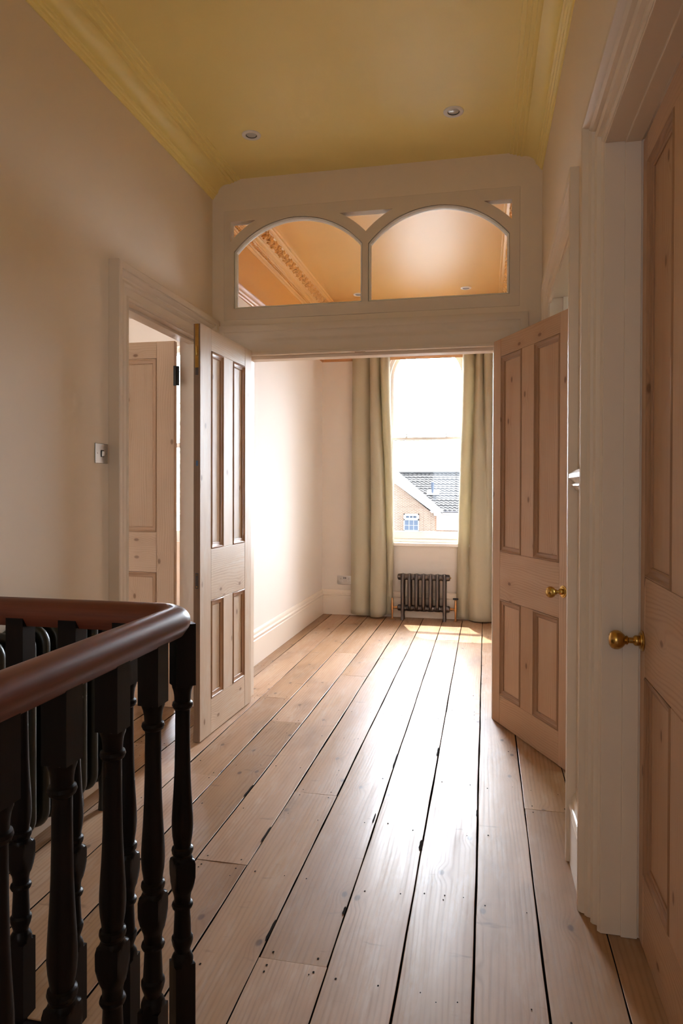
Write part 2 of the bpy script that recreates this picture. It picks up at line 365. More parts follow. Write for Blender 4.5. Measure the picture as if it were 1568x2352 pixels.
# ------------------------------------------------------------------ floor
STX, STY = -.633, 1.385        # stairwell edge
edges = [-4.9+.1815*k for k in range(0, 19)]
edges = [e for e in edges if e < -1.70] + [-1.655, -1.475, -1.29, -1.11, -.932, -.752, -.575, -.39, -.209, -.024, .151, .332, .52]
joints = {(-.209): [3.795], (-.575): [1.692, 5.3], (-1.11): [3.45, 5.0], (-1.29): [2.73, 3.835, 6.1], (-1.475): [3.83], (-.752): [2.655, 4.9], (-.39): [5.6], (-.932): [2.1, 4.4], (-.024): [5.9, .6], (.151): [2.7, 1.0], (-1.655): [3.0]}
fb = MB(); nail_pts = []
rnd = random.Random(3)
def board(x0, x1, y0, y1):
    g = rnd.uniform(.0020, .0042); dz0, dz1 = rnd.uniform(-.0012, .0004), rnd.uniform(-.0012, .0004)
    ou, ov = rnd.uniform(0, 80), rnd.uniform(0, 80); tone = rnd.uniform(.0, 1.0)
    xa, xb, ya, yb = x0+g, x1-g*.7, y0+.001, y1-.001
    ns = max(2, int((yb-ya)/.10)); rows = []; e = .0012
    for i in range(ns+1):
        y = ya+(yb-ya)*i/ns
        wl = .0009*math.sin(y*5.1+ou)+.0005*math.sin(y*17+ov); wr = .0009*math.sin(y*4.3+ov)+.0005*math.sin(y*15+ou)
        cup = .0010*math.sin(y*2.2+ou*3)
        row = [(xa+wl, y, -.02), (xa+wl, y, dz0-.0006), (xa+wl+e, y, dz0)]
        for kx in (.25, .5, .75): row.append((xa+(xb-xa)*kx, y, dz0+(dz1-dz0)*kx+cup*math.sin(PI*kx)))
        row += [(xb+wr-e, y, dz1), (xb+wr, y, dz1-.0006), (xb+wr, y, -.02)]
        rows.append(row)
    b = len(fb.v); nc = len(rows[0])
    for r in rows: fb.v += r
    for j in range(ns):
        for i in range(nc-1):
            q = [b+j*nc+i, b+j*nc+i+1, b+(j+1)*nc+i+1, b+(j+1)*nc+i]
            fb.face(q, [(fb.v[a][1]+ou, fb.v[a][0]+ov) for a in q], 1 if i in (0, nc-2) else 0, tone)
    fb.cap(rows[0]); fb.cap(rows[-1])
    # nails in pairs along the joists
    yj = math.floor(y0/.41)*.41
    while yj < y1:
        for k in (.2, .8):
            if rnd.random() < .8:
                px, py = xa+(xb-xa)*(k+rnd.uniform(-.06, .06)), yj+rnd.uniform(-.02, .02)
                if ya+.02 < py < yb-.02:
                    r = rnd.choice((.0022, .003, .0036)); zz = dz0+(dz1-dz0)*k+.0007
                    bb = len(fb.v); fb.v += [(px+r*math.cos(a*PI/4)*.8, py+r*1.3*math.sin(a*PI/4), zz) for a in range(8)]
                    fb.face(range(bb, bb+8), None, 2, .5)
        if rnd.random() < .10:
            for _ in range(rnd.randint(2, 4)):
                px, py = xa+(xb-xa)*rnd.uniform(.1, .9), yj+rnd.uniform(-.04, .04); r = rnd.uniform(.0015, .003)
                if ya+.02 < py < yb-.02:
                    bb = len(fb.v); fb.v += [(px+r*math.cos(a*PI/3), py+r*1.5*math.sin(a*PI/3), max(dz0, dz1)+.0008) for a in range(6)]
                    fb.face(range(bb, bb+6), None, 2, .5)
        yj += .41
    for ye in (ya+.025, yb-.025):
        for k in (.16, .84):
            px = xa+(xb-xa)*k; r = .003; bb = len(fb.v)
            fb.v += [(px+r*math.cos(a*PI/4), ye+r*1.3*math.sin(a*PI/4), max(dz0, dz1)+.0008) for a in range(8)]
            fb.face(range(bb, bb+8), None, 2, .5)
for i in range(len(edges)-1):
    x0, x1 = edges[i], edges[i+1]
    js = joints.get(round(x0, 3), [3.0+rnd.uniform(-1, 1), 5+rnd.uniform(-.5, .5)])
    y_lo = YB if x0 > STX-.01 else STY
    if x0 < -1.70: y_lo = 1.4
    ys = [y_lo]+sorted(j for j in js if j > y_lo+.2)+[6.62]
    if x0 < STX < x1-.02:      # board trimmed along the stairwell
        board(STX, x1, YB, STY)
    for a, b in zip(ys[:-1], ys[1:]): board(x0, x1, a, b)
for (mx_, my_, mw_, ml_) in ((-.2125, 2.345, .006, .034), (-.3955, 1.93, .004, .020), (-.5765, 1.80, .004, .05), (-.755, 2.30, .004, .06), (-.3925, 3.05, .004, .09), (-.213, 3.2, .004, .06), (-.0265, 2.62, .003, .03), (-.9345, 2.62, .004, .06), (-.40, 2.5, .003, .04)):
    bb_ = len(fb.v); fb.v += [(mx_+mw_*math.cos(a*PI/5)*(1+.3*math.sin(a*2.3)), my_+ml_*math.sin(a*PI/5), .0011) for a in range(10)]; fb.face(range(bb_, bb_+10), None, 2, .5)
fb.box(-4.95, .53, STY, 6.66, -.06, -.02, mi=1); fb.box(STX, .53, YB, STY, -.06, -.02, mi=1)
floor = struct(fb.build('floor', [MT['floor'], MT['gap'], MT['nail']]))

# ------------------------------------------------------------------ walls, ceilings
D_L = (2.76, 3.58, 2.055)      # doorway in the left wall (y0, y1, head)
D_R = (2.48, 3.29, 2.12)       # open doorway in the right wall
D_N = (.985, 1.985, 2.175)     # near doorway in the right wall
TL = .125
struct(boxes('wall_left', [(XL-TL, XL, YB, D_L[0], -2.7, ZC), (XL-TL, XL, D_L[1], YP, 0, ZC), (XL-TL, XL, D_L[0], D_L[1], D_L[2], ZC), (XL-TL, XL, D_L[0], D_L[1], -.5, -.06), (XL-TL, XL2-.021, YP, YF, -.06, ZC)], MT['wall']))
b = MB(); TW = .115
def rbox(y0, y1, z0, z1, off0=0.0, off1=TW, bb=b, mi=0):
    base = len(bb.v)
    for z in (z0, z1):
        for y in (y0, y1):
            for off in (off0, off1): bb.v.append((RX(y)+off, y, z))
    for q in ((0, 2, 3, 1), (4, 5, 7, 6), (0, 1, 5, 4), (2, 6, 7, 3), (0, 4, 6, 2), (1, 3, 7, 5)): bb.face([base+i for i in q], None, mi, .5)
rbox(YB, D_N[0]-.07, -.06, ZC); rbox(D_N[1]+.07, D_R[0], -.06, ZC); rbox(D_R[1], YP+.05, -.06, ZC)
rbox(D_N[0]-.07, D_N[1]+.07, D_N[2]+.07, ZC); rbox(D_R[0], D_R[1], D_R[2], ZC)
struct(b.build('wall_right', MT['wall']))
# partition with the double door opening and the fanlight opening
DOX0, DOX1, DOZ = -1.352, .043, 2.012
FX0, FX1, FZ0, FZ1 = -1.489, .172, 2.200, 2.832
wp = plate('wall_partition', [(XL-.02, -.05), (DOX0, -.05), (DOX0, DOZ), (DOX1, DOZ), (DOX1, -.05), (RX(YP)+.1, -.05), (RX(YP)+.1, ZC), (XL-.02, ZC)],
           [[(FX0, FZ0), (FX1, FZ0), (FX1, FZ1), (FX0, FZ1)]], YP, YP+TP, MT['wall'])
struct(wp)
# far room shell
struct(boxes('wall_room_left', [(XL2-.02, XL2, YP+TP, YF, -.05, 2.515)], MT['wall_room']))
struct(boxes('wall_frieze', [(XL2-.02, XL2+.001, YP+TP, YF, 2.515, ZC), (XR2, XR2+.1, YP+TP, YF, 2.515, ZC), (XL2, XR2, YP+TP, YP+TP+.004, 2.86, ZC), (XL2, XR2, YF-.012, YF-.001, 2.515+.2, ZC)], MT['frieze']))
struct(boxes('wall_room_right', [(XR2, XR2+.12, YP+TP, YF, -.05, 2.515)], MT['wall_room']))
# window opening in the far wall (arched), second one in the front bedroom
WXc, WR, WSP, WSILL = -.556, .386, 2.305, .715
def arch_loop(xc, r, zs, z0, n=28):
    return [(xc-r, z0), (xc+r, z0)]+[(xc+r*math.cos(PI*k/n), zs+r*math.sin(PI*k/n)) for k in range(0, n+1)]
WX2, WR2 = -3.05, .5
fw = plate('wall_far', [(-5.0, -3.2), (XR2+.5, -3.2), (XR2+.5, ZC+.3), (-5.0, ZC+.3)], [arch_loop(WXc, WR, WSP, WSILL-.03), arch_loop(WX2, WR2, WSP-.1, WSILL-.03)], YF, YF+.26, MT['wall_room'])
struct(fw)
struct(boxes('ceiling_hall', [(XL-.02, .75, YB, YP+.06, ZC, ZC+.1)], MT['ceil_yellow']))
struct(boxes('ceiling_room', [(XL2-.03, XR2+.1, YP+.06, YF, ZC, ZC+.1)], MT['ceil_orange']))
# front bedroom on the left
struct(boxes('wall_bedroom', [(-4.95, -4.85, 1.3, YF, -.06, ZC), (-4.9, XL-TL, 1.25, 1.35, -.06, ZC)], MT['white']))
struct(boxes('wall_bedroom_party', [(XL-TL-.012, XL-TL, D_L[1]+.14, YF, -.02, ZC), (XL-TL-.012, XL-TL, 1.35, D_L[0]-.14, -.02, ZC), (XL-TL-.012, XL-TL, D_L[0]-.14, D_L[1]+.14, D_L[2]+.13, ZC)], MT['white']))
struct(boxes('ceiling_bedroom', [(-4.95, XL-TL, 1.25, YF, ZC, ZC+.1)], MT['white']))
# side room on the right: pale green
struct(boxes('wall_side_room', [(RX(3)+TW, 3.2, 3.36, 3.46, -.06, 2.7), (3.1, 3.2, 1.9, 2.2, -.06, 2.7), (3.1, 3.2, 3.1, 3.4, -.06, 2.7), (3.1, 3.2, 2.2, 3.1, -.06, .8), (3.1, 3.2, 2.2, 3.1, 2.3, 2.7), (.55, 3.2, 1.85, 1.95, -.06, 2.7)], MT['green']))
struct(boxes('ceiling_side_room', [(RX(3)+TW, 3.2, 1.85, 3.46, 2.6, 2.7)], MT['green']))
struct(boxes('floor_side_room', [(.53, 3.2, 1.85, 3.46, -.06, 0)], MT['floor']))
# hall end behind the camera, stairwell below; unseen window opening added for fill light
struct(plate('wall_back', [(XL-.1, -2.7), (.6, -2.7), (.6, ZC), (XL-.1, ZC)], [[(-1.25, .95), (-.05, .95), (-.05, 2.45), (-1.25, 2.45)]], YB-.2, YB, MT['wall']))
struct(boxes('wall_stairwell', [(STX+.0, STX+.05, YB, STY, -2.7, -.06), (XL, STX+.05, STY-.0, STY+.05, -2.7, -.06)], MT['wall']))
struct(boxes('floor_stairwell', [(XL-.1, STX+.05, YB, STY+.05, -2.75, -2.7)], MT['floor']))
struct(boxes('trim_12', [(STX-.022, STX+.002, YB, STY+.0, -.17, -.004), (XL, STX+.002, STY-.022, STY+.002, -.17, -.004)], MT['ebony'], None, .003))

# ------------------------------------------------------------------ cornices
def cornice(name, prof, x, sgn, y0, y1, mat, parent=None, auto=30, fnx=None):
    bb = MB(); rows = []
    for y in (y0, y1):
        xx = fnx(y) if fnx else x
        rows.append([(xx+sgn*a, y, z) for a, z in prof])
    bb.grid(rows, True, False); bb.cap(rows[0], 0, True); bb.cap(rows[1])
    return bb.build(name, mat, parent, auto=auto)
def arc(c, r, a0, a1, n=8): return [(c[0]+r*math.cos(a0+(a1-a0)*k/n), c[1]+r*math.sin(a0+(a1-a0)*k/n)) for k in range(n+1)]
hall_prof = [(-.01, 2.906), (.006, 2.906), (.009, 2.914), (.015, 2.916), (.017, 2.926), (.024, 2.929), (.026, 2.936), (.034, 2.938)]
hall_prof += [(.034+.062*(1-math.cos(k*PI/16)), 2.938+.050*math.sin(k*PI/16)) for k in range(1, 9)]
hall_prof += [(.100, 2.986), (.112, 2.986), (.115, 2.993), (.131, 2.992), (.134, 2.999), (.150, 2.998), (.153, 3.004), (.166, 3.004), (.170, 3.012), (-.01, 3.012)]
struct(cornice('trim_1', hall_prof, XL, 1, YB, YP, MT['ceil_yellow']))
struct(cornice('trim_2', hall_prof, 0, -1, YB, YP, MT['ceil_yellow'], fnx=RX))
room_prof = [(-.01, 2.852), (.006, 2.852), (.010, 2.862), (.016, 2.864), (.016, 2.871), (.022, 2.873), (.040, 2.900), (.048, 2.902), (.048, 2.910), (.056, 2.912), (.060, 2.925),
             (.072, 2.932), (.072, 2.938), (.078, 2.940), (.125, 2.984), (.130, 2.984), (.130, 2.990), (.140, 2.992), (.148, 2.998), (.160, 2.998), (.166, 3.012), (-.01, 3.012)]
def room_cornice(name, x, sgn):
    r = empty(name)
    cornice('cornice_moulding', room_prof, x, sgn, YP+TP, YF, MT['ceil_orange'], r)
    # egg and dart
    bb = MB(); n = 96; L = YF-YP-TP
    for k in range(n):
        y = YP+TP+L*(k+.5)/n; cx, cz = x+sgn*.033, 2.886
        rows = []
        for j in range(5):
            th = PI*j/4; rr = max(.0006, math.sin(th))
            rows.append([(cx+sgn*(.010*rr*math.cos(2*PI*i/6)*.8-.010*math.cos(th)*-.55), y+.0085*rr*math.sin(2*PI*i/6), cz+.016*math.cos(th)*-1+.004*rr*math.cos(2*PI*i/6)*-1) for i in range(6)])
        bb.grid(rows, True)
        bb.box(cx-.004 if sgn > 0 else cx-.006, cx+.006 if sgn > 0 else cx+.004, y+L/n/2-.0018, y+L/n/2+.0018, cz-.014, cz+.012)
    e = bb.build('egg_and_dart', MT['ceil_orange'], r, auto=50)
    # acanthus leaf band: scrolling leaflets standing off the sloping band
    bb = MB(); per = .094; p0, p1 = Vector((.078, 2.940)), Vector((.125, 2.984)); nrm = Vector((.683, -.731)); al = (p1-p0)
    nl = int(L/per); rl_ = random.Random(11)
    def leaflet(yc, v, ang, ln, wd, h):
        rows = []
        for j in range(6):
            a = PI*j/5; q = -math.cos(a)*ln; w_ = max(.0004, math.sin(a)**.8*wd*(1.15-.35*(j/5))); rows.append([])
            for i in range(8):
                b_ = 2*PI*i/8; e1 = q; e2 = w_*math.cos(b_); up = (math.sin(b_)*.55+.45)*h*(.35+.65*math.sin(a))+.004*(j/5)
                yy = e1*math.cos(ang)-e2*math.sin(ang); vv = e1*math.sin(ang)+e2*math.cos(ang)
                p = p0+al*v+al.normalized()*vv+nrm*(up-.003)
                rows[-1].append((x+sgn*p.x, yc+yy, p.y))
        bb.grid(rows, True)
    for k in range(nl):
        yc = YP+TP+per*(k+.5); up = 1 if k % 2 else -1
        for q, (dy, v, ang, ln, wd, h) in enumerate(((0, .50, .75, .026, .0060, .017), (-.020, .72, 2.2, .017, .0055, .015), (.020, .28, 2.2, .017, .0055, .015), (.024, .74, .3, .015, .0050, .014), (-.024, .26, .3, .015, .0050, .014),
                                          (.004, .86, 1.5, .010, .0045, .013), (-.004, .14, 1.5, .010, .0045, .013), (.036, .50, 1.3, .014, .0045, .014), (-.010, .52, -.6, .014, .0050, .019), (.012, .48, -.6, .014, .0050, .019))):
            leaflet(yc+dy*1.0, v if up > 0 else 1-v, ang*up, ln, wd, h*1.15)
    bb.build('acanthus_band', MT['ceil_orange'], r, auto=60)
    return struct(r)
room_cornice('trim_3', XL2, 1); room_cornice('trim_4', XR2-.09, -1)
cornice('trim_13', [(-.01, 2.84), (.006, 2.84), (.02, 2.87), (.06, 2.93), (.12, 2.98), (.15, 3.012), (-.01, 3.012)], 0, 1, 0, 1, MT['ceil_orange'])
bpy.data.objects.remove(bpy.data.objects['trim_13'])
# picture rail round the far room
pr = [(-.003, 2.480), (.010, 2.480), (.013, 2.490), (.022, 2.494), (.026, 2.506), (.034, 2.512), (.044, 2.530), (.044, 2.538), (.030, 2.542), (.020, 2.548), (-.003, 2.548)]
bb = MB()
path = [(XL2, YP+TP), (XL2, YF), (XR2, YF), (XR2, YP+TP)]
bb.sweep(path, [(a, z) for a, z in pr], lambda x, y, z: (x, y, z), side=-1)
struct(bb.build('trim_5', MT['rail_orange'], auto=30))

# ------------------------------------------------------------------ skirtings
skp = [(0, 0), (.020, 0), (.020, .172), (.017, .176), (.017, .186), (.021, .190), (.022, .198), (.018, .206), (.013, .209), (.013, .222), (.009, .232), (.005, .240), (0, .244)]
def skirting(name, x, sgn, y0, y1, mat, fnx=None, hgt=1.0, prot=1.0):
    return struct(cornice(name, [((a-.0 if a else -.005)*prot, z*hgt) for a, z in skp], x, sgn, y0, y1, mat, auto=30, fnx=fnx))
skirting('baseboard_room_left', XL2, 1, YP+TP, YF, MT['skirt'])
skirting('baseboard_room_right', XR2, -1, YP+TP, YF, MT['skirt'])
bb = MB(); r0 = [(XL2, YF-(a if a else -.004), z) for a, z in skp]; r1 = [(XR2, YF-(a if a else -.004), z) for a, z in skp]
bb.grid([r0, r1], True); bb.cap(r0); bb.cap(r1); struct(bb.build('baseboard_far', MT['skirt'], auto=30))
skirting('baseboard_left', XL, 1, STY, 2.62, MT['skirt'])
skirting('baseboard_right', 0, -1, 2.075, 2.36, MT['skirt'], RX, .94, 1.0)
skirting('baseboard_right_far', 0, -1, 3.40, YP, MT['skirt'], RX, .94, 1.0)

# ------------------------------------------------------------------ architraves and linings
def arch_prof(w, p):
    base = [(0, 0), (0, .30), (.05, .40), (.10, .36), (.13, .30), (.36, .34), (.40, .48), (.44, .54), (.50, .50), (.54, .44), (.60, .50), (.66, .70), (.72, .82), (.76, .80), (.78, .92), (.84, 1.0), (.97, 1.0), (1.0, .94), (1.0, 0)]
    return [(a*w, d*p if d else -.004) for a, d in base]
# left doorway
bb = MB()
bb.sweep([(D_L[0], 0), (D_L[0], D_L[2]), (D_L[1], D_L[2]), (D_L[1], 0)], arch_prof(.138, .052), lambda s_, z, d: (XL+d, s_, z))
ar = bb.build('trim_6', MT['trim'], auto=30); struct(ar)
boxes('door_lining', [(XL-TL-.002, XL+.012, D_L[0]-.02, D_L[0]+.004, 0, D_L[2]+.02), (XL-TL-.002, XL+.012, D_L[1]-.004, D_L[1]+.02, 0, D_L[2]+.02), (XL-TL-.002, XL+.012, D_L[0], D_L[1], D_L[2]-.004, D_L[2]+.02),
     (XL-.075, XL-.03, D_L[0], D_L[1], D_L[2]-.018, D_L[2])], MT['trim'], ar, .002)
# partition doorway header architrave (left end dies into the corner)
bb = MB()
bb.sweep([(DOX0, 0), (DOX0, DOZ-.02), (DOX1, DOZ-.02), (DOX1, 0)], arch_prof(.170, .030), lambda s_, z, d: (s_, YP-d, z))
ar = bb.build('trim_7', MT['trim'], auto=30); struct(ar)
boxes('door_lining', [(DOX0-.015, DOX0+.006, YP-.006, YP+TP+.004, 0, DOZ), (DOX1-.006, DOX1+.015, YP-.006, YP+TP+.004, 0, DOZ), (DOX0, DOX1, YP-.006, YP+TP+.004, DOZ-.016, DOZ+.01), (DOX0, DOX1, YP+.05, YP+TP+.004, DOZ-.034, DOZ-.014)], MT['trim'], ar, .002)
boxes('bolt_keep', [(-.72, -.66, YP+.004, YP+.03, DOZ-.0175, DOZ-.0155)], MT['brass'], ar)
# right doorways
def RP(s_, z, d): return (RX(s_)-d, s_, z)
bb = MB()
bb.sweep([(D_R[1], 0), (D_R[1], D_R[2]-.035), (D_R[0], D_R[2]+.015), (D_R[0], 0)], arch_prof(.135, .030), RP, side=-1)
ar = bb.build('trim_8', MT['trim'], auto=30); struct(ar)
bb = MB(); rbox(D_R[1]-.005, D_R[1]+.02, 0, D_R[2]+.02, -.004, TW+.004, bb); rbox(D_R[0]-.02, D_R[0]+.005, 0, D_R[2]+.02, -.004, TW+.004, bb); rbox(D_R[0], D_R[1], D_R[2]-.012, D_R[2]+.02, -.004, TW+.004, bb)
rbox(D_R[1]-.018, D_R[1], 0, D_R[2]+.02, .055, .075, bb)
bb.build('door_lining', MT['trim'], ar, .002)
bb = MB()
bb.sweep([(D_N[1], 0), (D_N[1], D_N[2]), (D_N[0], D_N[2]), (D_N[0], 0)], [(0, -.034), (0, -.016), (.006, -.011), (.012, -.015), (.016, -.017), (.030, -.015), (.034, -.004), (.042, .001), (.048, -.006), (.052, -.010), (.060, -.009), (.064, .006), (.072, .013), (.077, .007), (.081, .019), (.088, .028), (.097, .030), (.1, .027), (.1, -.034)], RP, side=-1)
ar = bb.build('trim_9', MT['trim'], auto=30); struct(ar)
bb = MB(); rbox(D_N[1]-.005, D_N[1]+.075, 0, D_N[2]+.075, .017, TW+.06, bb); rbox(D_N[0]-.075, D_N[0]+.005, 0, D_N[2]+.075, .017, TW+.06, bb); rbox(D_N[0]+.005, D_N[1]-.005, D_N[2]-.005, D_N[2]+.075, .017, TW+.06, bb)
rbox(D_N[1]-.011, D_N[1], 0, D_N[2]+.02, .070, .112, bb); rbox(D_N[0], D_N[1], D_N[2]-.011, D_N[2], .070, .112, bb)
bb.build('door_lining', MT['trim'], ar, .002)
# dado rail on the strip of wall between the two right doorways
dp = [(-.003, 1.222), (.006, 1.222), (.012, 1.232), (.020, 1.236), (.020, 1.242), (.013, 1.246), (.020, 1.254), (.028, 1.262), (.028, 1.275), (.020, 1.281), (.012, 1.288), (-.003, 1.288)]
struct(cornice('trim_10', dp, 0, -1, 2.08, 2.352, MT['trim'], fnx=RX))

# ------------------------------------------------------------------ fanlight
AC = [(-1.051, -.376, .376), (-.261, -.381, .381)]
Rin, Rout, Zarc = .489, .545, 2.281
def pane_loop(xc, hw, n=24, ins=0.0):
    hw -= ins; r = Rin-ins; zs = Zarc+math.sqrt(r*r-hw*hw); a0 = math.acos(hw/r)
    return [(xc-hw, 2.266+ins), (xc+hw, 2.266+ins)]+[(xc+r*math.cos(a0+(PI-2*a0)*k/n), Zarc+r*math.sin(a0+(PI-2*a0)*k/n)) for k in range(n+1)]
def outer_arc(xc, x0, x1, n=8): return [(x, Zarc+math.sqrt(Rout**2-(x-xc)**2)) for x in [x0+(x1-x0)*k/n for k in range(n+1)]]
ztop = 2.768
xtop = lambda xc, sg: xc+sg*math.sqrt(Rout**2-(ztop-Zarc)**2)
hl = [(-1.449, ztop)]+outer_arc(-1.051, -1.449, xtop(-1.051, -1))
hr = outer_arc(-.261, xtop(-.261, 1), .131)+[(.131, ztop)]
mid = -.656
hm = outer_arc(-1.051, xtop(-1.051, 1), mid)+outer_arc(-.261, mid, xtop(-.261, -1))[1:]
fan = empty('window_2', (0, YP, 0)); struct(fan, 'two-arched fanlight over the double doors')
fp = plate('fanlight_frame', [(FX0+.001, FZ0+.001), (FX1-.001, FZ0+.001), (FX1-.001, FZ1-.001), (FX0+.001, FZ1-.001)], [pane_loop(a[0], a[2]) for a in AC]+[hl, hm, hr], -.001, .058, MT['trim'], fan)
for a in AC:
    bb = MB(); lp = pane_loop(a[0], a[2])
    bb.sweep(lp, [(0.0, .010), (.004, .004), (.007, .010), (.010, .012), (.013, .020), (.013, .040), (0.0, .040)], lambda x, z, d: (x, d, z), closed=True)
    bb.build('bead', MT['trim_pale'], fan, auto=35)
    gp = plate('glass_pane', pane_loop(a[0], a[2], 24, .006), [], .028, .031, MT['glass'], fan)
for lp in (hl, hm, hr):
    plate('glass_pane', lp, [], .046, .049, MT['glass'], fan)

# ------------------------------------------------------------------ far sash window
win = empty('window_1', (WXc, YF, 0)); struct(win, 'tall arched sash window between the curtains')
def shift(lp, dx): return [(x-dx, z) for x, z in lp]
fr_o = shift(arch_loop(WXc, WR+.004, WSP, WSILL-.028), WXc); fr_i = shift(arch_loop(WXc, WR-.030, WSP, WSILL+.03), WXc)
plate('window_frame', fr_o, [fr_i], .05, .15, MT['trim_pale'], win)
top_i = [(-(WR-.058), 1.735), (WR-.058, 1.735)]+[((WR-.058)*math.cos(PI*k/28), WSP+(WR-.058)*math.sin(PI*k/28)) for k in range(29)]
top_o = [(-(WR-.030), 1.705), (WR-.030, 1.705)]+[((WR-.030)*math.cos(PI*k/28), WSP+(WR-.030)*math.sin(PI*k/28)) for k in range(29)]
su = plate('upper_sash', top_o, [top_i], .108, .143, MT['trim_pale'], win)
plate('glass_pane', top_i, [], .124, .127, MT['glass'], su)
lo_o = [(-(WR-.030), WSILL+.03), (WR-.030, WSILL+.03), (WR-.030, 1.735), (-(WR-.030), 1.735)]
lo_i = [(-(WR-.058), WSILL+.105), (WR-.058, WSILL+.105), (WR-.058, 1.712), (-(WR-.058), 1.712)]
sl = plate('lower_sash', lo_o, [lo_i], .068, .103, MT['trim_pale'], win)
plate('glass_pane', lo_i, [], .084, .087, MT['glass'], sl)
for dx in (-.20, .185):
    bb = MB(); bb.lathe([(1.735, .012), (1.740, .012), (1.742, .006), (1.755, .005), (1.760, .010), (1.768, .010), (1.773, .004)], 'z', (dx, .085, 0), 12)
    bb.build('sash_catch', MT['steel'], win, auto=40)
bb = MB(); bb.box(-WR-.03, WR+.03, -.055, .055, WSILL-.028, WSILL+.002)
bb.build('window_board', MT['trim_pale'], win, .006, seg=3)
bb = MB(); bb.box(-WR+.0, WR-.0, .06, .30, WSILL-.06, WSILL-.005)
bb.build('outer_sill', MT['trim_pale'], win, .004)
# front bedroom window (light for that room)
w3 = empty('window_3', (WX2, YF, 0)); struct(w3)
o_ = shift(arch_loop(WX2, WR2+.004, WSP-.1, WSILL-.028), WX2); i_ = shift(arch_loop(WX2, WR2-.05, WSP-.1, WSILL+.08), WX2)
plate('window_frame', o_, [i_], .06, .15, MT['trim_pale'], w3)
boxes('meeting_rail', [(-WR2+.05, WR2-.05, .08, .12, 1.66, 1.71)], MT['trim_pale'], w3)
# frame of the unseen window added behind the camera as fill, side room window
w4 = boxes('added_fill_window', [(-1.25, -.05, YB-.16, YB-.1, .95, 1.0), (-1.25, -.05, YB-.16, YB-.1, 2.4, 2.45), (-1.25, -1.2, YB-.16, YB-.1, 1.0, 2.4), (-.10, -.05, YB-.16, YB-.1, 1.0, 2.4), (-1.2, -.1, YB-.15, YB-.11, 1.66, 1.71), (-.68, -.65, YB-.15, YB-.11, 1.0, 2.4)], MT['trim_pale']); struct(w4)

# ------------------------------------------------------------------ doors
def door(name, W, Ht, T, xs, zs, mat, mould, loc, rz, label, sgn=1):
    """local: x from the hinge, y through the thickness (0..T), z up. xs: panel edges (x0,x1,x2,x3); zs: lower (z0,z1) and upper (z2,z3) panel edges"""
    d = empty(name, loc, rz); tag(d, label, 'door', kind='structure')
    x0, x1, x2, x3 = xs; z0, z1, z2, z3 = zs; bv = .0018
    for a, c in ((0, x0), (x3, W)):
        b_ = MB(); b_.box(a, c, 0, T, 0, Ht, 'z'); b_.build('stile', mat, d, bv)
    for a, c in ((0, z0), (z1, z2), (z3, Ht)):
        b_ = MB(); b_.box(x0+.0005, x3-.0005, .0006, T-.0006, a, c, 'x'); b_.build('rail', mat, d, bv)
    for a, c in ((z0, z1), (z2, z3)):
        b_ = MB(); b_.box(x1, x2, .0003, T-.0003, a+.0005, c-.0005, 'z'); b_.build('muntin', mat, d, bv)
    for xa, xb in ((x0, x1), (x2, x3)):
        for za, zb in ((z0, z1), (z2, z3)):
            b_ = MB(); b_.box(xa-.0002, xb+.0002, T/2-.006, T/2+.006, za-.0002, zb+.0002, 'z'); p_ = b_.build('panel', mat, d)
            for sd in (0, 1):
                b_ = MB(); yy = T/2+.006 if sd else T/2-.006; yo = T if sd else 0; dr = 1 if sd else -1
                prof = [(.0013, yy-dr*.002), (.030, yy-dr*.002), (.030, yy+dr*.003), (.026, yy+dr*.006), (.020, yy+dr*.005), (.013, yy+dr*.008), (.010, yo-dr*.001), (.0065, yo+dr*.0028), (.0035, yo+dr*.0020), (.0013, yo-dr*.0005), (.0013, yy-dr*.002)]
                b_.sweep([(xa, za), (xb, za), (xb, zb), (xa, zb)], prof, lambda x, z, q: (x, q, z), closed=True)
                b_.build('moulding', mould, p_, auto=35)
    return d
def knob(parent, x, y, z, dirn, k=1.0):
    """brass knob standing out along local y (dirn = +1 / -1)"""
    r = MB(); r.lathe([(0, .026), (.002, .027), (.004, .026), (.005, .021), (.008, .020), (.009, .013)], 'y', (0, 0, 0), 28)
    kn = MB(); kn.lathe([(.008, .012), (.012, .0135), (.018, .0135), (.021, .011), (.024, .0075), (.034, .0075), (.037, .0115), (.039, .012), (.041, .010), (.045, .015), (.052, .0215), (.060, .0245), (.068, .0245), (.075, .0215), (.079, .017), (.080, .0145), (.0785, .0135), (.081, .010), (.082, .004), (.082, .0005)], 'y', (0, 0, 0), 32)
    for nm, mb in (('knob_rose', r), ('door_knob', kn)):
        o = mb.build(nm, MT['brass'], parent, auto=40); o.location = (x, y, z); o.scale = (k, dirn*k, k)
        o['label'] = 'polished brass ' + nm.replace('_', ' ')
# right leaf: hinge (.040, 3.715), free edge towards the camera on the right
a_r = math.atan2(3.078-3.712, .352-.040)
d1 = door('door_1', .706, 2.003, .036, (.076, .293, .408, .630), (.150, .652, .897, 1.911), MT['pine_warm'], MT['pine_mould'],
          (.040, 3.712, .005), a_r, 'stripped pine four-panel double door leaf with brass knob, open on the right of the wide opening')
d1['group'] = 'double door leaves'
for o in [x for x in bpy.data.objects if x.parent == d1]: pass
knob(d1, .668, 0, .775, -1)
boxes('hinge', [(-.006, .012, .030, .042, .25, .35), (-.006, .012, .030, .042, 1.62, 1.72)], MT['black'], d1)
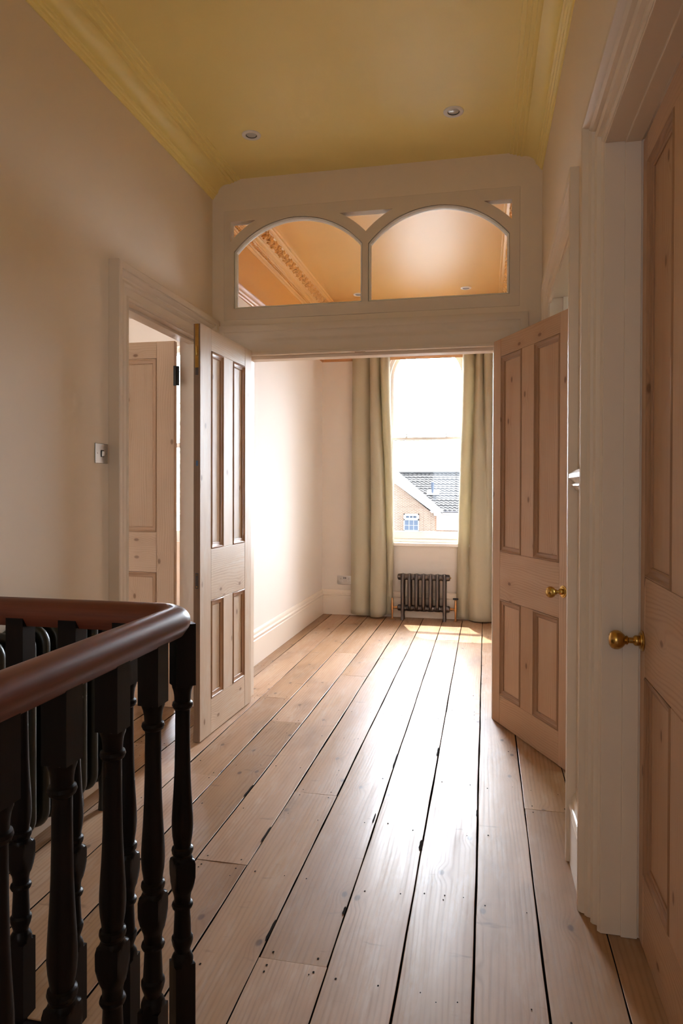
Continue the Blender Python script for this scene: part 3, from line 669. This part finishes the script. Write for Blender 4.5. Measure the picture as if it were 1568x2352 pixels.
# left leaf: hinge (-1.347, 3.72) free edge towards the camera
a_l = math.atan2(3.066-3.722, -1.3715+1.347)
d2 = door('door_2', .660, 2.012, .034, (.094, .262, .384, .535), (.172, .664, .920, 1.905), MT['pine_pale'], MT['pine_edge'],
          (-1.347, 3.722, .005), a_l, 'pale scrubbed pine four-panel double door leaf with brass flush bolt, open beside the left doorway')
d2['group'] = 'double door leaves'
# its free edge: darker wood, bolt, keep, tape
T2 = .034
boxes('edge_strip', [(.660, .6612, -.0005+.001, T2-.0005, .002, 2.010)], MT['pine_edge_dark'], d2)
fbm = MB(); fbm.box(.6610, .6632, .008, .026, 1.80, 2.010); fbm.box(.6630, .6650, .012, .022, 1.855, 1.905)
fb_ = fbm.build('flush_bolt', MT['brass'], d2, .001)
bb = MB(); bb.tube([(.6655, .017, 1.86), (.668, .017, 1.875), (.6655, .017, 1.898)], .004, 8); bb.build('bolt_thumb', MT['brass'], fb_, auto=40)
kb = boxes('lock_keep', [(.6610, .6628, .010, .026, .74, .815)], MT['iron'], d2, .001)
boxes('keep_screw', [(.6627, .6633, .015, .021, .746, .752), (.6627, .6633, .015, .021, .803, .809)], MT['brass'], kb)
boxes('bolt_plate', [(.6610, .6618, .009, .025, 1.765, 1.80)], MT['iron'], d2)
boxes('tape_scrap', [(.6610, .6614, .012, .024, 1.33, 1.355)], MT['blue'], d2)
# bedroom door seen through the left doorway: hinge at the far jamb, open into the bedroom
d3 = door('door_3', .76, 2.045, .036, (.106, .33, .43, .654), (.17, .752, .978, 1.952), MT['pine_mid'], MT['pine_mould_light'], (-1.698, 3.553, .008), PI, 'clear knotty pine four-panel bedroom door standing open inside the left doorway')
# (rotated by pi: local +y faces the camera)
d3.location = (-1.698, 3.566, .004)
hb = MB(); hb.tube([(-.012, .038, 1.80), (-.012, .038, 1.90)], .007, 10); hb.box(-.030, -.012, .030, .034, 1.795, 1.905); hb.box(-.012, .004, .0355, .0375, 1.795, 1.905)
hb.build('hinge', MT['black'], d3, auto=40)
hb = MB(); hb.tube([(-.012, .038, .25), (-.012, .038, .35)], .007, 10); hb.box(-.030, -.012, .030, .034, .245, .355); hb.box(-.012, .004, .0355, .0375, .245, .355)
hb.build('hinge', MT['black'], d3, auto=40)
# near right door, closed in its frame; local x runs towards the camera
DXN = RX(1.6)+.114
d4 = door('door_4', .985, 2.158, .038, (.050, .31, .655, .915), (.195, .722, .985, 2.085), MT['pine_warm'], MT['pine_mould'], (DXN, D_N[1]-.006, .006), -PI/2-SK*0, 'closed pine four-panel door with brass knob in the near right doorway')
bb = MB()
knob(d4, .028, 0, .813, -1, 1.05)

# ------------------------------------------------------------------ balustrade
BX, BY, ZR = -.655, 1.405, .936
prof = [(-.012, 3.0), (.172, 3.0), (.1725, .0240), (.176, .0240), (.182, .0238), (.188, .0215), (.192, .0185), (.197, .0170), (.203, .0180), (.212, .0215), (.221, .0237), (.228, .0233), (.233, .0195), (.240, .0192),
        (.285, .0172), (.292, .0175), (.294, .0215), (.299, .0235), (.304, .0220), (.307, .0180), (.318, .0182), (.327, .0200), (.335, .0238), (.347, .0275), (.362, .0310), (.378, .0325), (.392, .0315), (.400, .0290), (.403, .0225), (.408, .0200), (.412, .0205),
        (.415, .0225), (.421, .0240), (.427, .0228), (.430, .0185), (.440, .0198), (.455, .0222), (.474, .0236), (.495, .0232), (.520, .0218), (.555, .0196), (.600, .0176), (.660, .0164), (.720, .0160), (.734, .0160), (.738, .0205), (.744, .0230), (.750, .0215), (.753, .0175),
        (.764, .0180), (.776, .0200), (.784, .0228), (.788, .0232), (.7885, 3.0), (.925, 3.0)]
def baluster_mesh():
    bb = MB(); bb.lathe(prof, 'z', (0, 0, 0), 48, sq=.0222); return bb
bal = []
spots = [(BX, BY, PI/4, 'black turned baluster set diagonally under the bend of the handrail')]
fy = [1.268, 1.115, .965, .815]
fl = ['black turned baluster of the front run, next to the diagonal one at the bend', 'black turned baluster of the front run, second from the diagonal one at the bend',
      'black turned baluster of the front run, third from the diagonal one at the bend', 'black turned baluster of the front run, fourth from the bend and nearest the camera']
for y, l in zip(fy, fl): spots.append((BX, y, 0, l))
rx_ = [-.785, -.919, -1.053]
rl = ['black turned baluster of the rear run by the cast-iron radiator, nearest the bend', 'black turned baluster of the rear run by the cast-iron radiator, between two others', 'black turned baluster of the rear run by the cast-iron radiator, outermost one']
for x, l in zip(rx_, rl): spots.append((x, BY-.012, 0, l))
b0 = None
for (x, y, rz, l) in spots:
    if b0 is None: o = b0 = baluster_mesh().build('baluster', MT['ebony'], auto=24)
    else: o = b0.copy(); C.objects.link(o)
    o.location = (x, y, 0); o.rotation_euler = (0, 0, rz); tag(o, l, 'baluster', 'turned black balusters of the stair landing')
# handrail: rounded section swept round the bend
hp = []
for k in range(25):
    a = -.62+(PI+1.24)*k/24; hp.append((.036*math.cos(a), .936+.031*math.sin(a)))
hp += [(-.020, .905), (.020, .905)]
rb = .058; pts = []
for k in range(31): pts.append((BX, -.6+(BY-rb+.6)*k/30))
for k in range(1, 16): a = PI/2*k/15; pts.append((BX-rb+rb*math.cos(a), BY-rb+rb*math.sin(a)))
for k in range(1, 21): pts.append((BX-rb-(.92-rb)*k/20, BY))
rows = []
for i, p in enumerate(pts):
    a = pts[max(0, i-1)]; c = pts[min(len(pts)-1, i+1)]; t_ = (Vector(c)-Vector(a)).normalized(); n_ = Vector((t_.y, -t_.x))
    rows.append([(p[0]+n_.x*q, p[1]+n_.y*q, z) for q, z in hp])
bb = MB(); bb.grid(rows, True); bb.cap(rows[0], 0, True); bb.cap(rows[-1])
hr_ = bb.build('handrail', MT['mahogany'], auto=40); tag(hr_, 'polished mahogany handrail bending round the stairwell on black balusters', 'handrail')
j = rows[32]; j2 = rows[33]
cpt = Vector((sum(q[0] for q in j)/len(j), sum(q[1] for q in j)/len(j), .936))
ra = [cpt+(Vector(q)-cpt)*1.004 for q in j]; rb_ = [p+(Vector(j2[i])-Vector(j[i])).normalized()*.0014 for i, p in enumerate(ra)]
bb = MB(); bb.grid([ra, rb_], True); bb.build('joint_line', MT['gap'], hr_, auto=40)

# ------------------------------------------------------------------ radiators
def rrect(w, h, r, n=6):
    out = []
    for cx, cz, a0 in ((w/2-r, h/2-r, 0), (-w/2+r, h/2-r, PI/2), (-w/2+r, -h/2+r, PI), (w/2-r, -h/2+r, 1.5*PI)):
        out += [(cx+r*math.cos(a0+PI/2*k/n), cz+r*math.sin(a0+PI/2*k/n)) for k in range(n+1)]
    return out
rad = empty('radiator', (-.566, 6.440, 0)); tag(rad, 'small pewter cast-iron column radiator below the arched window', 'radiator')
PX = .0652
def section(i, foot):
    bb = MB(); x = (i-3)*PX
    lp = [(x, a, .262+c) for a, c in rrect(.088, .318, .040)]
    bb.tube(lp, .0165, 12, closed=True, ry=.0165)
    for zc, r in ((.402, .031), (.110, .031)):
        bb.lathe([(x-.0326, r*.86), (x-.026, r*.97), (x-.016, r), (x, r*1.02), (x+.016, r), (x+.026, r*.97), (x+.0326, r*.86)], 'x', (0, 0, zc), 20)
    if foot:
        for yy in (-.044, .044):
            bb.tube([(x, yy, .15), (x, yy, .09), (x, yy, .045), (x, yy-.004*(1 if yy < 0 else -1), .020), (x, yy-.006*(1 if yy < 0 else -1), .0)], [.0165, .0165, .013, .015, .016], 12)
    s_ = bb.build('section', MT['iron'], rad, auto=45)
    if not foot:
        pass
for i in range(7): section(i, i in (0, 6))
for zc in (.402, .110):
    bb = MB()
    bb.lathe([(-3*PX-.050, .020), (-3*PX-.044, .028), (-3*PX-.030, .030)], 'x', (0, 0, zc), 16); bb.lathe([(3*PX+.030, .030), (3*PX+.044, .028), (3*PX+.050, .020)], 'x', (0, 0, zc), 16)
    bb.build('end_bush', MT['iron'], rad, auto=40)
for sg in (-1, 1):
    x = sg*(.297)
    bb = MB(); bb.tube([(sg*(3*PX+.045), 0, .110), (x, 0, .110)], .0085, 12); bb.lathe([(.0, .019), (.004, .019), (.006, .009), (.085, .009), (.087, .013), (.120, .014), (.150, .012), (.152, .010), (.195, .010), (.200, .006)], 'z', (x, 0, 0), 14)
    bb.lathe([(sg*(3*PX+.052), .014), (sg*(3*PX+.060), .015), (sg*(3*PX+.072), .014)], 'x', (0, 0, .110), 8)
    v_ = bb.build('valve', MT['copper'], rad, auto=40); v_['label'] = 'copper and brass radiator valve with tail pipe'
    if sg > 0:
        bb = MB(); bb.lathe([(.198, .008), (.202, .024), (.208, .026), (.214, .024), (.216, .010)], 'z', (x, 0, 0), 18); hw_ = bb.build('handwheel', MT['black'], v_, auto=40); hw_['label'] = 'black handwheel'
bb = MB(); bb.lathe([(3*PX+.050, .006), (3*PX+.058, .006), (3*PX+.060, .003)], 'x', (0, 0, .402), 10); bb.build('bleed_valve', MT['brass'], rad, auto=40)
# hall radiator behind the balustrade
hr2 = empty('radiator', (XL+.085, 0, 0)); tag(hr2, 'dark cast-iron radiator against the left wall behind the balusters', 'radiator')
for k in range(14):
    y = 1.43+.0712*k; bb = MB()
    lp = [(a, y, .435+c) for a, c in rrect(.105, .640, .045)]
    bb.tube(lp, .018, 10, closed=True)
    bb.tube([(0, y, .13), (0, y, .74)], .017, 10)
    bb.box(-.05, .05, y-.008, y+.008, .13, .74)
    for zc in (.18, .70): bb.lathe([(y-.0356, .026), (y-.02, .03), (y+.02, .03), (y+.0356, .026)], 'y', (0, 0, zc), 14)
    if k in (0, 13):
        for xx in (-.05, .05): bb.tube([(xx, y, .14), (xx, y, .05), (xx, y, 0)], [.018, .014, .018], 10)
    bb.build('section', MT['iron_dark'], hr2, auto=45)

# ------------------------------------------------------------------ curtains
def catmull(P, n):
    out = []; m_ = len(P)
    for i in range(m_-1):
        p0, p1, p2, p3 = P[max(0, i-1)], P[i], P[i+1], P[min(m_-1, i+2)]
        for k in range(n):
            t_ = k/n
            out.append(tuple(.5*((2*p1[d])+(-p0[d]+p2[d])*t_+(2*p0[d]-5*p1[d]+4*p2[d]-p3[d])*t_*t_+(-p0[d]+3*p1[d]-3*p2[d]+p3[d])*t_**3) for d in range(2)))
    out.append(tuple(P[-1][:2])); return out
def curtain(name, top, bot, z0f, z1, label, edge=lambda z: 0):
    nz = 60; rows = []; T_, B_ = catmull(top, 7), catmull(bot, 7); N = len(T_); rr = random.Random(5)
    for j in range(nz+1):
        f = j/nz; row = []
        for i in range(N):
            u = i/(N-1); z0 = z0f(u); z = z0+(z1-z0)*f; g = f*f*(3-2*f)
            x = B_[i][0]*(1-g)+T_[i][0]*g; y = B_[i][1]*(1-g)+T_[i][1]*g
            x += edge(z)*(u if edge else 0); y += .004*math.sin(z*4+u*9)+.002*math.sin(z*11+u*23)
            row.append((x, y, z))
        rows.append(row)
    bb = MB(); bb.grid(rows)
    o = bb.build(name, MT['linen'], auto=75)
    md = o.modifiers.new('thickness', 'SOLIDIFY'); md.thickness = .003
    return tag(o, label, 'curtain', 'linen curtains of the arched window')
lt = [(-1.262, 6.49), (-1.215, 6.462), (-1.15, 6.468), (-1.105, 6.500), (-1.088, 6.512), (-1.080, 6.452), (-1.050, 6.428), (-1.018, 6.445), (-.998, 6.50), (-.985, 6.505), (-.970, 6.455), (-.935, 6.440), (-.905, 6.462), (-.892, 6.500)]
lb = [(-1.268, 6.47), (-1.210, 6.435), (-1.14, 6.440), (-1.090, 6.490), (-1.076, 6.500), (-1.066, 6.430), (-1.010, 6.392), (-.955, 6.410), (-.932, 6.490), (-.925, 6.510), (-.915, 6.495), (-.895, 6.485), (-.876, 6.492), (-.868, 6.515)]
curtain('curtain', lt, lb, lambda u: .030-.018*math.sin(PI*min(1, u*1.5))+.012*max(0, u-.7), 2.74, 'olive beige linen curtain left of the window, beside the wall socket', lambda z: .012*math.sin((z-.3)*2.2))
rt = [(-.212, 6.500), (-.195, 6.455), (-.160, 6.440), (-.128, 6.462), (-.110, 6.505), (-.096, 6.508), (-.084, 6.455), (-.062, 6.440), (-.040, 6.47), (-.028, 6.505), (-.010, 6.45), (.03, 6.43), (.07, 6.47), (.10, 6.50), (.13, 6.45), (.17, 6.44), (.21, 6.49)]
rb2 = [(-.262, 6.520), (-.250, 6.500), (-.215, 6.480), (-.185, 6.485), (-.168, 6.500), (-.150, 6.508), (-.132, 6.450), (-.090, 6.405), (-.030, 6.395), (.020, 6.405), (.05, 6.43), (.08, 6.49), (.10, 6.50), (.12, 6.45), (.15, 6.43), (.18, 6.45), (.22, 6.49)]
curtain('curtain', rt, rb2, lambda u: .018-.012*u, 2.74, 'olive beige linen curtain right of the window, beside the open pine door')

# ------------------------------------------------------------------ switch and socket
sw = empty('light_switch', (XL, 2.564, 1.369)); tag(sw, 'brushed steel light switch on the left wall beside the doorway', 'light switch')
bb = MB(); bb.box(0, .0055, -.046, .046, -.041, .041); bb.build('switch_plate', MT['steel'], sw, .002)
bb = MB(); bb.box(.004, .0065, -.010, .014, -.014, .014); o = bb.build('rocker_surround', MT['black'], sw)
bb = MB(); bb.box(.005, .011, -.007, .011, -.011, .011, M=Matrix.Rotation(.12, 4, 'Y')); bb.build('rocker', MT['steel'], sw, .001)
for yy in (-.032, .034):
    bb = MB(); bb.lathe([(.0045, .003), (.0065, .003), (.007, .001)], 'x', (0, yy, 0), 10); bb.build('screw', MT['steel'], sw)
so = empty('wall_socket', (-1.347, YF, .338)); tag(so, 'brushed steel double wall socket beside the left curtain', 'socket')
bb = MB(); bb.box(-.073, .073, -.006, 0, -.043, .043); bb.build('socket_plate', MT['steel'], so, .002)
for sg in (-1, 1):
    bb = MB(); bb.box(sg*.008-.0055, sg*.008+.0055, -.010, -.004, .012, .030); bb.build('rocker', MT['well'], so, .001)
    bb = MB(); cx_ = sg*.040
    for dx, dz in ((0, .014), (-.011, -.012), (.011, -.012)):
        bb = MB()
        if dx: bb.lathe([(-.0070, .0058), (-.0050, .0068)], 'y', (cx_+dx, 0, -.012), 12); orr = bb.build('outlet_ring', MT['plastic'], so); bb = MB()
        bb.box(cx_+dx-.003, cx_+dx+.003, -.0076 if dx else -.0066, -.004, dz-.003, dz+.003)
        bb.build('pin_hole', MT['well'], so)

# ------------------------------------------------------------------ downlights
def downlight(loc, label, first=None):
    if first:
        r = copy_tree(first); r.location = loc; r['label'] = label; return r
    r = empty('downlight', loc); tag(r, label, 'ceiling light', 'recessed ceiling downlights')
    bb = MB(); bb.lathe([(0, .048), (-.004, .047), (-.006, .043), (-.0065, .032), (-.004, .028), (.0, .027)], 'z', (0, 0, 0), 36, cap=False); bb.build('bezel', MT['lampwhite'], r, auto=40)
    bb = MB(); bb.lathe([(-.004, .0285), (-.0015, .026), (-.0005, .0245)], 'z', (0, 0, 0), 30, cap=False); bb.build('reflector', MT['well'], r, auto=40)
    bb = MB(); bb.lathe([(-.0006, .0245), (-.0014, .018), (-.0020, .010), (-.0022, .001)], 'z', (0, 0, 0), 30, cap=True); bb.build('lens', MT['lens'], r, auto=60)
    return r
dl = downlight((-1.163, 3.288, ZC), 'white recessed downlight in the yellow hall ceiling, above the left doorway')
downlight((-.156, 3.277, ZC), 'white recessed downlight in the yellow hall ceiling, above the right-hand doors', dl)
downlight((-1.146, 6.15, ZC), 'white recessed downlight in the orange ceiling, seen beside the fanlight mullion', dl)
downlight((-.177, 6.14, ZC), 'white recessed downlight in the orange ceiling, seen low in the wider bright fanlight arch', dl)

# ------------------------------------------------------------------ house across the street
K = 2.2; GY, EY, RY = 44.0, 46.0, 49.5
def hz(z20, Y): return 1.22+(z20-1.22)*Y/20
def hx(x20, Y): return x20*Y/20
hs = empty('house', (hx(-1.9, GY), GY, -3.4)); tag(hs, 'brick house with grey tiled roof and white bargeboard seen through the window', 'house')
IM = Matrix.Translation(-hs.location)
def hpart(o, parent=None):
    o.parent = parent or hs
    if not parent: o.data.transform(IM)
    else: o.data.transform(IM)
    return o
ax_, az_ = hx(-2.596, GY), hz(1.646, GY); bx_, bz_ = hx(-1.32, GY), hz(.644, GY)
sl_ = (bz_-az_)/(bx_-ax_); apx = ax_-.6; apz = az_-sl_*.6*1.0
gw = plate('gable_wall', [(apx-4, -3.4), (hx(-1.446, GY), -3.4), (hx(-1.446, GY), bz_-.32), (apx, apz-.5), (apx-4, apz-.5+4*sl_)], [], GY, GY+.3, MT['brick']); hpart(gw)
bo = plate('bargeboard', [(apx, apz+.03), (bx_+.12, bz_-.07), (bx_+.12, bz_-.32), (bx_-.28, bz_-.36), (bx_-.34, bz_-.12), (apx, apz-.50)], [], GY-.35, GY-.12, MT['upvc']); hpart(bo)
bw = boxes('wing_roof', [(apx-.2, bx_+.2, GY-.3, EY+3, -.03, .03)], MT['tile'])
bw.data.transform(Matrix.Translation((apx, 0, apz)) @ Matrix.Shear('XY', 4, (0, 0)) @ Matrix(((1, 0, 0, 0), (0, 1, 0, 0), (sl_, 0, 1, 0), (0, 0, 0, 1))) @ Matrix.Translation((-apx, 0, 0))); hpart(bw)
wx0, wx1, wz1, wz0 = hx(-2.348, GY), hx(-1.899, GY), hz(.533, GY), hz(.015, GY)
wf = boxes('house_window', [(wx0, wx1, GY-.06, GY+.02, wz0, wz0+.09), (wx0, wx1, GY-.06, GY+.02, wz1-.06, wz1), (wx0, wx0+.07, GY-.06, GY+.02, wz0, wz1), (wx1-.07, wx1, GY-.06, GY+.02, wz0, wz1), (wx0, wx1, GY-.06, GY+.02, wz0+.72, wz0+.82),
     (wx0, wx1, GY-.05, GY+.01, wz0+.385, wz0+.415), (wx0+.33, wx0+.365, GY-.05, GY+.01, wz0, wz0+.75), (wx1-.365, wx1-.33, GY-.05, GY+.01, wz0, wz0+.75)], MT['upvc']); hpart(wf)
tv = boxes('top_light', [(wx0+.04, wx1-.04, GY-.16, GY-.12, wz0+.80, wz0+.88), (wx0+.04, wx1-.04, GY-.10, GY-.06, wz1-.14, wz1-.06), (wx0+.04, wx0+.16, GY-.14, GY-.08, wz0+.8, wz1-.06), (wx1-.16, wx1-.04, GY-.14, GY-.08, wz0+.8, wz1-.06), (wx0+.36, wx0+.41, GY-.14, GY-.08, wz0+.8, wz1-.06), (wx1-.41, wx1-.36, GY-.14, GY-.08, wz0+.8, wz1-.06)], MT['upvc']); hpart(tv, wf)
gp = boxes('pane', [(wx0+.05, wx1-.05, GY-.035, GY-.012, wz0+.05, wz1-.05)], MT['glass_dark']); hpart(gp, wf)
ls = boxes('house_sill', [(wx0-.06, wx1+.06, GY-.10, GY, wz0-.06, wz0-.005)], MT['gutter']); hpart(ls)
lt_ = boxes('brick_lintel', [(wx0-.02+.075*k, wx0-.02+.075*k+.062, GY-.012, GY+.01, wz1+.02, wz1+.24) for k in range(14)], MT['brick']); hpart(lt_)
ez, rz_ = hz(.632, EY), hz(1.715, RY)
# tiled slope, wavy rows lapped over one another
bb = MB(); nrow = 16; xa, xb = hx(-2.62, RY)-.35, 1.5; tw = .30
for r in range(nrow):
    f0, f1 = r/nrow, (r+1)/nrow+.012
    p0 = Vector((EY+(RY-EY)*f0, ez+(rz_-ez)*f0)); p1 = Vector((EY+(RY-EY)*f1, ez+(rz_-ez)*f1)); rows = [[], [], []]
    nn = int((xb-xa)/tw*6)
    for i in range(nn+1):
        x = xa+(xb-xa)*i/nn; ph = 2*PI*x/tw; wv_ = .035*math.sin(ph)+.012*math.sin(2*ph+.6); jit = .012*math.sin(int(x/tw)*12.9898+r*78.2)
        rows[0].append((x, p0.x-.02, p0.y-.03+wv_*.2)); rows[1].append((x, p0.x-.03, p0.y+.055+wv_+jit)); rows[2].append((x, p1.x, p1.y+.012+wv_*.5))
    bb.grid(rows)
rf = bb.build('tiled_roof', MT['tile'], auto=50); hpart(rf)
rt_ = MB(); rt_.tube([(xa, RY, rz_+.02), (xb, RY, rz_+.02)], .13, 10); rg = rt_.build('ridge', MT['tile'], auto=50); hpart(rg)
mw = boxes('main_wall', [(hx(-1.35, EY)-.4, 1.5, EY+.35, EY+.6, -3.4, ez+.1)], MT['brick']); hpart(mw)
fa = boxes('fascia', [(hx(-1.27, EY)-.1, 1.5, EY+.02, EY+.08, ez-.22, ez-.02), (hx(-1.27, EY)-.1, 1.5, EY+.05, EY+.4, ez-.24, ez-.20)], MT['upvc']); hpart(fa)
g_ = MB(); g_.tube([(hx(-1.27, EY)-.05, EY-.04, ez-.06), (1.5, EY-.04, ez-.06)], .055, 10); gu = g_.build('gutter', MT['gutter'], auto=50); hpart(gu)
cl = boxes('white_cladding', [(hx(-1.40, EY), hx(-.60, EY), EY+.15, EY+.36, hz(.058, EY), ez-.22)], MT['upvc']); hpart(cl)
cw = boxes('clad_window', [(hx(-1.2, EY), hx(-1.03, EY), EY+.11, EY+.16, hz(.30, EY), hz(.50, EY)), (hx(-1.0, EY), hx(-.78, EY), EY+.11, EY+.16, hz(.22, EY), hz(.36, EY))], MT['plastic']); hpart(cw, cl)
vx, vy, vz = -3.59, 47.55, 1.00
bb = MB(); bb.lathe([(vz-.1, .16), (vz+.05, .16), (vz+.08, .095), (vz+.55, .095), (vz+.56, .12), (vz+.60, .12), (vz+.61, .10), (vz+.80, .10), (vz+.82, .05)], 'z', (vx, vy, 0), 14); vp = bb.build('vent_pipe', MT['pipe'], auto=40); hpart(vp)
bb = MB(); bb.box(-.42, .42, -.30, .30, -.01, .03, M=Matrix.Translation((vx+.05, vy-.02, vz+.09)) @ Matrix.Rotation(math.atan2(rz_-ez, RY-EY), 4, 'X')); fl_ = bb.build('flashing', MT['flash'], None, .01); hpart(fl_)
struct(boxes('ground', [(-60, 60, 6.9, 120, -3.6, -3.4)], MT['street']))

# ------------------------------------------------------------------ daylight
w = bpy.data.worlds.new('sky'); S.world = w; w.use_nodes = True; nt = w.node_tree; bg = nt.nodes['Background']
tc = nt.nodes.new('ShaderNodeTexCoord'); sund = Vector((-.153, .466, 1)).normalized()
def wm(op, a, b=0.0, c=0.0):
    n_ = nt.nodes.new('ShaderNodeMath'); n_.operation = op
    for i, v in enumerate((a, b, c)):
        if isinstance(v, bpy.types.NodeSocket): nt.links.new(v, n_.inputs[i])
        else: n_.inputs[i].default_value = v
    return n_.outputs[0]
def lobe(d, lo, hi):
    n_ = nt.nodes.new('ShaderNodeVectorMath'); n_.operation = 'DOT_PRODUCT'; nt.links.new(tc.outputs['Generated'], n_.inputs[0]); n_.inputs[1].default_value = d
    r_ = nt.nodes.new('ShaderNodeMapRange'); r_.interpolation_type = 'SMOOTHSTEP'; nt.links.new(n_.outputs['Value'], r_.inputs[0]); r_.inputs[1].default_value = lo; r_.inputs[2].default_value = hi
    return r_.outputs[0]
SKY_BASE, SKY_SUN, SKY_FRONT = 2.0, 0.0, 36.0
st_ = wm('ADD', SKY_BASE, wm('ADD', wm('MULTIPLY', lobe(sund, .55, 1.0), SKY_SUN), wm('MULTIPLY', lobe(Vector((-.1, 1, .42)).normalized(), .58, .97), SKY_FRONT)))
nt.links.new(st_, bg.inputs['Strength']); bg.inputs['Color'].default_value = (.81, .89, 1.0, 1)
sl = bpy.data.lights.new('sun', 'SUN'); sl.energy = 11; sl.angle = math.radians(.6); sl.color = (1, .95, .88)
so_ = bpy.data.objects.new('sun', sl); C.objects.link(so_); so_.rotation_euler = (-sund).to_track_quat('-Z', 'Y').to_euler()
so_.location = (0, 10, 20)
def portal(name, loc, rot, sx, sy):
    l = bpy.data.lights.new(name, 'AREA'); l.shape = 'RECTANGLE'; l.size = sx; l.size_y = sy; l.cycles.is_portal = True
    o = bpy.data.objects.new(name, l); C.objects.link(o); o.location = loc; o.rotation_euler = rot
portal('portal_window', (WXc, YF+.24, 1.68), (-PI/2, 0, 0), .72, 2.0)
portal('portal_bedroom', (WX2, YF+.24, 1.70), (-PI/2, 0, 0), 1.02, 2.05)
portal('portal_fill_window', (-.65, YB-.18, 1.70), (PI/2, 0, 0), 1.2, 1.5)
portal('portal_side_room', (3.19, 2.65, 1.55), (0, PI/2, 0), 1.5, .9)
